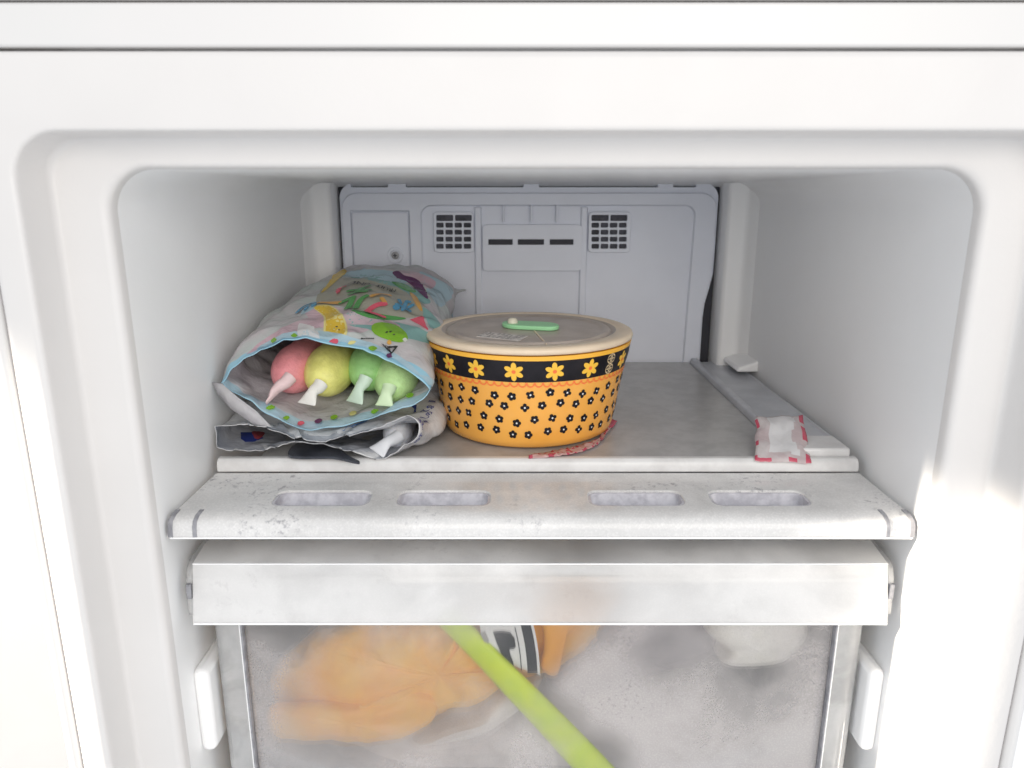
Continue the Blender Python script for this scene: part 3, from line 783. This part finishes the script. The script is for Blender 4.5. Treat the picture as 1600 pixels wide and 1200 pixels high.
# the flap of seal film that sticks out at the back corner
bm = bmesh.new(); n1 = 8; rows = []
for k in range(n1+1):
    t = k/n1
    rows.append([px(676+30*t+2*math.sin(t*7), 446+12*t+s_*(22+16*t), .662-.01*t)+Vector((0, .002*math.sin(s_*6+t*5), 0)) for s_ in (0, .25, .5, .75, 1)])
g = [[bm.verts.new(p) for p in r] for r in rows]
for k in range(n1):
    for j in range(4): bm.faces.new((g[k][j], g[k][j+1], g[k+1][j+1], g[k+1][j]))
fl_ = obj('seal_fin', bm, F_['blue'], bag)
bm = bmesh.new(); pts_ = [px(*p) for p in ((347, 600, .446), (331, 597, .448), (340, 615, .446), (362, 640, .442), (395, 662, .436), (425, 668, .433), (400, 642, .437), (370, 620, .441))]
bm.faces.new([bm.verts.new(p) for p in pts_]); bmesh.ops.triangulate(bm, faces=bm.faces)
fw = obj('seal_fin', bm, F_['inside'], bag); so = fw.modifiers.new('s', 'SOLIDIFY'); so.thickness = .0005
so = fl_.modifiers.new('s', 'SOLIDIFY'); so.thickness = .0006

# ------------------------------------------------------------------ ice pops
def tube(bm, path, radii, n=20, flat=None, cap=True):
    rr = []
    for i, p in enumerate(path):
        a, b = path[max(0, i-1)], path[min(len(path)-1, i+1)]
        t = (b-a).normalized(); side = t.cross(Vector((0, 0, 1))).normalized() if abs(t.z) < .98 else Vector((1, 0, 0)); up = side.cross(t)
        r = radii[i]; rx, rz = (r, r) if not isinstance(r, tuple) else r
        rr.append([p+side*rx*math.cos(2*PI*j/n)+up*rz*math.sin(2*PI*j/n) for j in range(n)])
    return loft(bm, rr, True, cap, cap)
def pop(label, col, u, v, Y, r, tip0, tip1, fan, Y1, roll=0, tcol=(.78, .76, .72), back=None, blen=.15, group='ice pops in the open fruit bag'):
    c = px(u, v, Y); root = thing('ice_pop', c-Vector((0, 0, r)), label, 'ice pop', group)
    bm = bmesh.new()
    e = back or Vector((c.x*.8-.130*.2, c.y+blen, c.z+.016))
    d = (e-c).normalized(); L = (e-c).length
    path, rad_ = [], []
    for k in range(9):
        a = PI/2*k/8; path.append(c-d*(r*1.75*math.cos(a))); rad_.append(max(.0004, r*math.sin(a)**.85))
    for k in range(1, 13):
        path.append(c+d*(L*k/12)); rad_.append(r*(1-.12*math.sin(k*.9)**2)*(1 if k < 11 else .8-.4*(k-11)))
    tube(bm, path, rad_, 28)
    m_ = plain('frozen_jelly_'+label.split()[0].replace('-', '_'), col, tuple(min(1, x*1.18+.02) for x in col), .42, 120, .25, 700, sss=.35)
    obj('jelly', fix(bm), m_, root, auto=80)
    a, b = px(*tip0), px(*tip1); L = (b-a).length; t = (b-a).normalized()
    bm = bmesh.new(); pth, rd = [], []
    for f, w, h in ((-.5, .0046, .0044), (-.15, .0043, .0040), (.15, .0040, .0035), (.38, .0038, .0028), (.55, max(.0046, fan*.66), .0023), (.75, fan*.86, .0013), (.95, fan, .0008), (1.0, fan*.96, .0004)):
        pth.append(a+(b-a)*f+Vector((0, 0, .001*math.sin(f*5)))); rd.append((w, h))
    tube(bm, pth, rd, 20)
    if roll: bmesh.ops.rotate(bm, verts=bm.verts, cent=a, matrix=Matrix.Rotation(roll, 3, t))
    obj('tip', fix(bm), film('milky_tip_plastic', tuple(min(.9, x*1.12+.03) for x in tcol), .22, .3, .1, 90), root, auto=80)
pop('pink ice pop in the bag mouth, at the left beside the yellow one', (.68, .25, .27), 466, 573, .484, .0158, (441, 601, .450), (415, 628, .440), .0026, 0, roll=.9, tcol=(.72, .55, .55))
pop('yellow ice pop in the bag mouth, between the pink and the green one', (.62, .59, .17), 517, 576, .480, .0164, (494, 608, .448), (478, 629, .440), .0076, 0)
pop('deep green ice pop in the bag mouth, between the yellow and the pale green one', (.27, .50, .18), 580, 571, .484, .0150, (566, 601, .452), (553, 627, .446), .0076, 0, tcol=(.56, .68, .56))
pop('pale green ice pop at the right corner of the bag mouth, half hidden', (.46, .66, .29), 619, 588, .476, .0150, (606, 612, .447), (600, 632, .441), .0062, 0, tcol=(.62, .75, .50))

# ------------------------------------------------------------------ flat white bag underneath
under = thing('ice_pop_bag', Vector((-.13, .55, ZS)), 'flat white and navy blue bag lying on the shelf under the pastel fruit bag', 'snack bag')
NB2 = 72
NB2 = 120
t1 = spline([px(336, 668, .436), px(370, 664, .436), px(420, 672, .434), px(470, 684, .432), px(510, 690, .431), px(560, 678, .431), (px(605, 664, .432)), px(640, 652, .434), px(654, 662, .434)])
b1 = spline([px(654, 662, .434), px(648, 684, .431), px(622, 706, .429), px(592, 717, .4285), px(560, 710, .4285), px(520, 698, .430), px(490, 693, .431), px(440, 697, .431), px(390, 704, .431), px(345, 704, .432), px(336, 690, .434), px(336, 668, .436)])
m1 = kink(resample(t1, NB2//2+1)[:-1]+resample(b1, NB2//2+1)[:-1], .0022, 9.1, 1.4)
rings = [m1, lens(-.1330, .0690, -.1600, -.1395, .465, 3.0, n=NB2), lens(-.1310, .0710, -.1602, -.1350, .500, 3.2, n=NB2), lens(-.1300, .0720, -.1602, -.1345, .560, 3.2, n=NB2), lens(-.130, .070, -.1602, -.1340, .63, 2.5, n=NB2), lens(-.13, .068, -.152, -.146, .672, 2.2, n=NB2)]
out, inn = skin(rings, 100, .0020, 8.7, .0004)
G = {}
G['white'] = film('white_bag_film', (.84, .84, .84), .35, .16, .7, 70, (.76, .76, .77), 24)
G['grey'] = film('bag_inside_grey', (.42, .44, .49), .3, .16, .6, 70, (.66, .67, .70), 40)
G['navy'] = film('bag_print_navy', (.03, .05, .24), .1, .25)
G['red'] = film('bag_print_dull_red', (.42, .07, .08), .1, .25)
G['blue'] = film('bag_print_mid_blue', (.12, .25, .50), .1, .25)
GK = list(G.keys()); GI = {k: i for i, k in enumerate(GK)}
bm = bmesh.new(); build_bag(bm, out, inn, GI['white'], GI['grey'], GI['white'])
S2 = Surf(out); S2I = Surf(inn); L2 = [0]
def pr2(pts, m_, smooth=False, surf=None, sgn=1):
    L2[0] += 1; sf = surf or S2
    pp = sf.poly(smoothpoly(pts, 4) if smooth else [tuple(Vector(pts[i]).lerp(Vector(pts[(i+1) % len(pts)]), f/4)) for i in range(len(pts)) for f in range(4)])
    if len(pp) > 2: decal(bm, pp, sf.on(sgn*(.0003+.00003*L2[0])), GI[m_], .0022)
pr2([(376, 676), (400, 676), (412, 686), (398, 691), (384, 692), (377, 686)], 'navy', False, S2I, -1); pr2([(394, 675), (414, 677), (402, 688)], 'red', True, S2I, -1)
pr2([(395, 703), (396, 712), (409, 710), (402, 703)], 'navy')
pr2([(657, 585), (682, 575), (676, 596), (656, 616)], 'red'); pr2([(660, 600), (679, 583), (677, 590), (650, 632), (646, 632)], 'navy')
pr2([(644, 633), (651, 634), (649, 645), (645, 646), (647, 640), (643, 637)], 'navy')
pr2([(532, 574+100), (575, 655), (572, 660), (540, 672)], 'blue')
SIDE = dict(off=.0009, bold=[(0, 0), (.05, 0)], idx=GI, ax=(0, 1), ay=(-1, 0))
letters(S2, 'お冷やして', ['navy']*5, ((652, 686), (655, 674), (658, 663), (661, 653), (664, 644)), [.0085]*5, **SIDE)
letters(S2, '夏の涼菓', ['navy']*4, ((664, 660), (668, 648), (672, 638), (676, 629)), [.0075]*4, **SIDE)
obj('printed_film', bm, [G[k] for k in GK], under, auto=80)
pop('white milky ice pop in the mouth of the flat white bag', (.66, .67, .70), 622, 676, .462, .0098, (612, 688, .443), (588, 705, .434), .0066, 0, roll=-.35, tcol=(.74, .75, .77), group='ice pops', blen=.10, back=px(640, 640, .54))

# black film under it
bm = bmesh.new()
pts = smoothpoly([tuple(px(u, v, 1).xyz) for u, v in ((450, 712), (460, 697), (485, 690), (520, 698), (545, 714), (562, 723), (553, 723), (520, 716), (470, 716))], 4)
def tofloor(p, z):
    o_ = Vector((CX, 0, 0)); d = Vector(p)-o_; t = z/d.z; return o_+d*t
pp = [tofloor(p, ZS+.0020) for p in pts]
flatprism(bm, [(p.x, p.y) for p in pp], ZS+.0014, ZS+.0030)
tag(obj('plastic_scrap', fix(bm), plain('black_film', (.02, .022, .03), (.05, .055, .07), .25, 60)), 'black scrap of plastic film under the front of the flat white bag', 'plastic scrap')

# ------------------------------------------------------------------ packet on the right rail
cs = [px(1181, 651, .470), px(1254, 649, .474), px(1268, 724, .4275), px(1180, 719, .4290)]
NU, NV = 20, 20
def pk_pt(s, t, h):
    a = cs[0].lerp(cs[1], s).lerp(cs[3].lerp(cs[2], s), t)
    e = min(s, 1-s, t, 1-t); puff = min(1, e*4)**.6
    w = .0016*noise.noise(Vector((s*3+4, t*3, 1.7)))+.0011*(abs(noise.noise(Vector((s*8, t*6, 5.1))))-.2)
    a = a+Vector((.0012*noise.noise(Vector((t*5, s*2, 9))), 0, 0))
    return a+Vector((0, -.3, 1)).normalized()*(h*puff+w)
bm = bmesh.new(); vt, vb = [], []
for i in range(NU+1):
    vt.append([bm.verts.new(pk_pt(i/NU, j/NV, .0030)) for j in range(NV+1)])
    vb.append([bm.verts.new(pk_pt(i/NU, j/NV, 0)-Vector((0, -.2, 1))*(.0006+.007*min(1, 3*min(i/NU, 1-i/NU, j/NV, 1-j/NV))*(1-j/NV))) for j in range(NV+1)])
for i in range(NU):
    for j in range(NV):
        s, t = (i+.5)/NU, (j+.5)/NV
        m_ = 0
        if (s < .07 and (.10 < t < .30 or .62 < t < .72 or t > .9)) or (s > .92 and (t < .22 or .30 < t < .62 or t > .86)): m_ = 1
        if (t > .93 and (s < .3 or .6 < s < .75)): m_ = 1
        if .27 < s < .74+.05*math.sin(t*9) and t < .80+.12*s and t > .06: m_ = 2
        bm.faces.new((vt[i][j], vt[i+1][j], vt[i+1][j+1], vt[i][j+1])).material_index = m_
        bm.faces.new((vb[i][j], vb[i][j+1], vb[i+1][j+1], vb[i+1][j]))
def side(a, b, c_, d): bm.faces.new((a, b, c_, d)).material_index = 0
for i in range(NU):
    side(vt[i][0], vb[i][0], vb[i+1][0], vt[i+1][0]); side(vt[i][NV], vt[i+1][NV], vb[i+1][NV], vb[i][NV])
for j in range(NV):
    side(vt[0][j], vt[0][j+1], vb[0][j+1], vb[0][j]); side(vt[NU][j], vb[NU][j], vb[NU][j+1], vt[NU][j+1])
pinkclear = film('pinkish_clear_film', (.66, .56, .57), .4, .2, .5, 90, (.74, .70, .70), 70)
redprint = film('red_printed_film', (.62, .10, .16), .3, .25)
tag(obj('packet', fix(bm), [pinkclear, redprint, film('white_packet_pad', (.76, .76, .77), .3, .35, .4, 60)], auto=80), 'small white packet with red printed edges, lying on the right shelf rail', 'packet')

# wrapper caught under the bowl
bm = bmesh.new(); g = []
P0 = [(826, 711), (860, 708), (890, 703), (915, 696), (936, 686), (950, 668), (958, 655)]
ctr = spline([tofloor(px(u, v, 1), ZS+.0025) for u, v in P0], 8)
for i, p in enumerate(ctr):
    t = i/(len(ctr)-1); d = (Vector((p.x, p.y, 0))-Vector((BC.x, BC.y, 0))).normalized()
    w = .0018+.0022*math.sin(PI*min(1, t*1.5)) if t < .66 else .0012+.0018*sm(.8, .95, t)
    row = []
    for s_ in (-1.6, -.8, -.2, .5, 1.0):
        row.append(bm.verts.new(Vector((p.x, p.y, ZS+.0012+.0028*abs(noise.noise(Vector((i*.55, s_*2, 2))))))+d*(w*s_+.001*noise.noise(Vector((i*.4, s_, 6))))))
    g.append(row)
for i in range(len(g)-1):
    for j in range(4): bm.faces.new((g[i][j], g[i][j+1], g[i+1][j+1], g[i+1][j])).material_index = 1 if (noise.noise(Vector((i*.6, j*1.7, 3))) > .12 or i < 2 or i > len(g)-9) else 0
w_ = obj('wrapper', bm, [film('pale_pink_film', (.74, .50, .48), .4, .2, .5, 120), redprint])
so = w_.modifiers.new('s', 'SOLIDIFY'); so.thickness = .0005
tag(w_, 'crumpled pink and red wrapper caught under the front edge of the bowl', 'wrapper')

# ------------------------------------------------------------------ things in the drawer
def lump(name, outline, Y, depth, m, label, cat, seed, rough=.004, parent=None, n=4):
    """a soft bulging bag: outline in the photo at depth Y, puffed to and fro"""
    pts = smoothpoly(outline, n); P = [px(u, v, Y) for u, v in pts]; c = sum(P, Vector())/len(P)
    bm = bmesh.new(); rr = []
    for k in range(13):
        a = PI*k/12; f = math.sin(a)**.55; yy = -math.cos(a)*depth/2
        row = []
        for p in P:
            w = c+(p-c)*max(f, .02); w = Vector((w.x, Y+depth/2+yy, w.z))
            w += Vector((noise.noise(w*40+Vector((seed, 0, 0))), noise.noise(w*40+Vector((0, seed, 0))), noise.noise(w*40+Vector((0, 0, seed)))))*rough
            w += Vector((0, -1, .4))*rough*1.4*(.3-abs(noise.noise(w*62+Vector((seed, 1, 4)))))
            row.append(w)
        rr.append(row)
    loft(bm, rr, True, True, True)
    o = obj(name, fix(bm), m, parent, auto=80)
    if label: tag(o, label, cat)
    return o
orange_film = plain('orange_frozen_bag', (.95, .53, .07), (.93, .43, .03), .35, 34, .5, 90)
ob = thing('frozen_food_bag', px(640, 1165, .43), 'orange bag of frozen food behind the drawer front, with a black and white round mark', 'food bag')
lump('bag_body', [(425, 1150), (418, 1080), (450, 1030), (520, 1005), (600, 985), (700, 975), (800, 930), (930, 900), (985, 950), (965, 1000), (870, 1070), (800, 1100), (720, 1135), (640, 1160), (540, 1172), (460, 1165)], .418, .05, orange_film, None, None, 2.2, .007, ob, 6)
lump('bag_fold', [(424, 1158), (421, 1112), (470, 1104), (560, 1106), (668, 1092), (676, 1128), (640, 1152), (540, 1170), (460, 1164)], .4120, .012, plain('deep_orange_film', (.95, .50, .02), (.93, .42, .02), .35, 50, .4, 100), None, None, 3.9, .004, ob, 6)
lump('white_underside', [(640, 1176), (740, 1135), (800, 1090), (850, 1080), (800, 1130), (720, 1170)], .424, .03, plain('white_bag_back', (.72, .70, .68), None, .4), None, None, 4.2, .002, ob)
# the round mark: white disc, thin ring, black ring, black figure
yd = .4060
bm = bmesh.new(); LZ = [0]
def mark(pol, m_):
    LZ[0] += 1; y_ = yd-.00015*LZ[0]
    decal(bm, [(p.x, p.z) for p in (px(u, v, yd) for u, v in pol)], lambda x, z: Vector((x, y_, z)), m_, .02)
def arc(r0, r1, v0, v1, n=14):
    f = lambda r, v: (489+math.sqrt(max(0, r*r-(1062-v)**2)), v)
    return [f(r1, v0+(v1-v0)*i/n) for i in range(n+1)]+[f(r0, v1+(v0-v1)*i/n) for i in range(n+1)]
mark([(745, 950)]+[(489+math.sqrt(355**2-(1062-v)**2), v) for v in range(962, 1056, 6)]+[(845, 1055), (838, 1052), (812, 1044), (790, 1032), (768, 1008), (752, 990)], 0)
mark(arc(335.5, 351, 958, 1051), 1); mark(arc(325.3, 326.8, 980, 1046), 1)
mark([(770, 986), (785, 985), (797, 987), (804, 996), (806, 1010), (803, 1013), (796, 1014), (797, 1020), (802, 1034), (803, 1039), (797, 1041), (788, 1036), (779, 1026), (783, 1020), (776, 1004)], 1)
mark([(750, 988), (758, 985), (764, 1000), (763, 1007), (757, 1003)], 2)
mk = obj('round_mark', bm, [plain('mark_white', (.78, .78, .78), None, .4), plain('mark_black', (.015, .015, .02), None, .4), plain('mark_grey', (.35, .34, .33), None, .4)], ob, smooth=False)
so = mk.modifiers.new('s', 'SOLIDIFY'); so.thickness = .00006
# bright orange corner in front
lump('bag_corner', [(832, 880), (960, 875), (968, 950), (900, 985), (883, 1010), (872, 1062), (845, 1050), (850, 1000)], .4068, .010, plain('bright_orange_film', (.88, .40, .06), None, .35), None, None, 7.7, .0006, ob)
# lime green stick
bm = bmesh.new()
pth = spline([px(690, 955, .4125), px(738, 1003, .4090), px(795, 1062, .4025), px(850, 1118, .3995), px(903, 1174, .3985), px(972, 1247, .3985)], 6)
tube(bm, pth, [(.0040, .0080+.0034*i/(len(pth)-1)) for i in range(len(pth))], 16)
tag(obj('plastic_strip', fix(bm), plain('lime_plastic', (.68, .84, .0), (.60, .80, .0), .4, 60), auto=80), 'lime green strip slanting down behind the drawer front', 'plastic strip')
# pale bag at the right and a dark lump painting in the bag shading between
lump('frozen_food_bag', [(1120, 960), (1250, 960), (1275, 1010), (1240, 1050), (1180, 1058), (1132, 1055), (1138, 1030), (1105, 1000)], .404, .04, plain('pale_yellowish_bag', (.88, .86, .78), (.9, .88, .84), .4, 40), 'pale white bag behind the upper right of the drawer front', 'food bag', 5.5, .003)
lump('frozen_food_bag', [(930, 950), (1110, 950), (1160, 1000), (1130, 1045), (1060, 1060), (960, 1090), (880, 1110), (850, 1080), (900, 1030)], .425, .05, plain('bag_shading_dark', (.09, .08, .10), (.16, .14, .16), .5, 40), 'dark grey lump for the bag shading, between the orange bag and the pale bag', 'food bag', 6.5, .004)
lump('frozen_food_bag', [(470, 1230), (520, 1195), (700, 1150), (900, 1110), (1100, 1120), (1230, 1180), (1240, 1290), (480, 1290)], .455, .10, plain('mauve_grey_bag', (.66, .61, .61), (.74, .70, .69), .5, 22), 'mauve grey bag filling the bottom of the drawer below the orange bag', 'food bag', 9.5, .006)
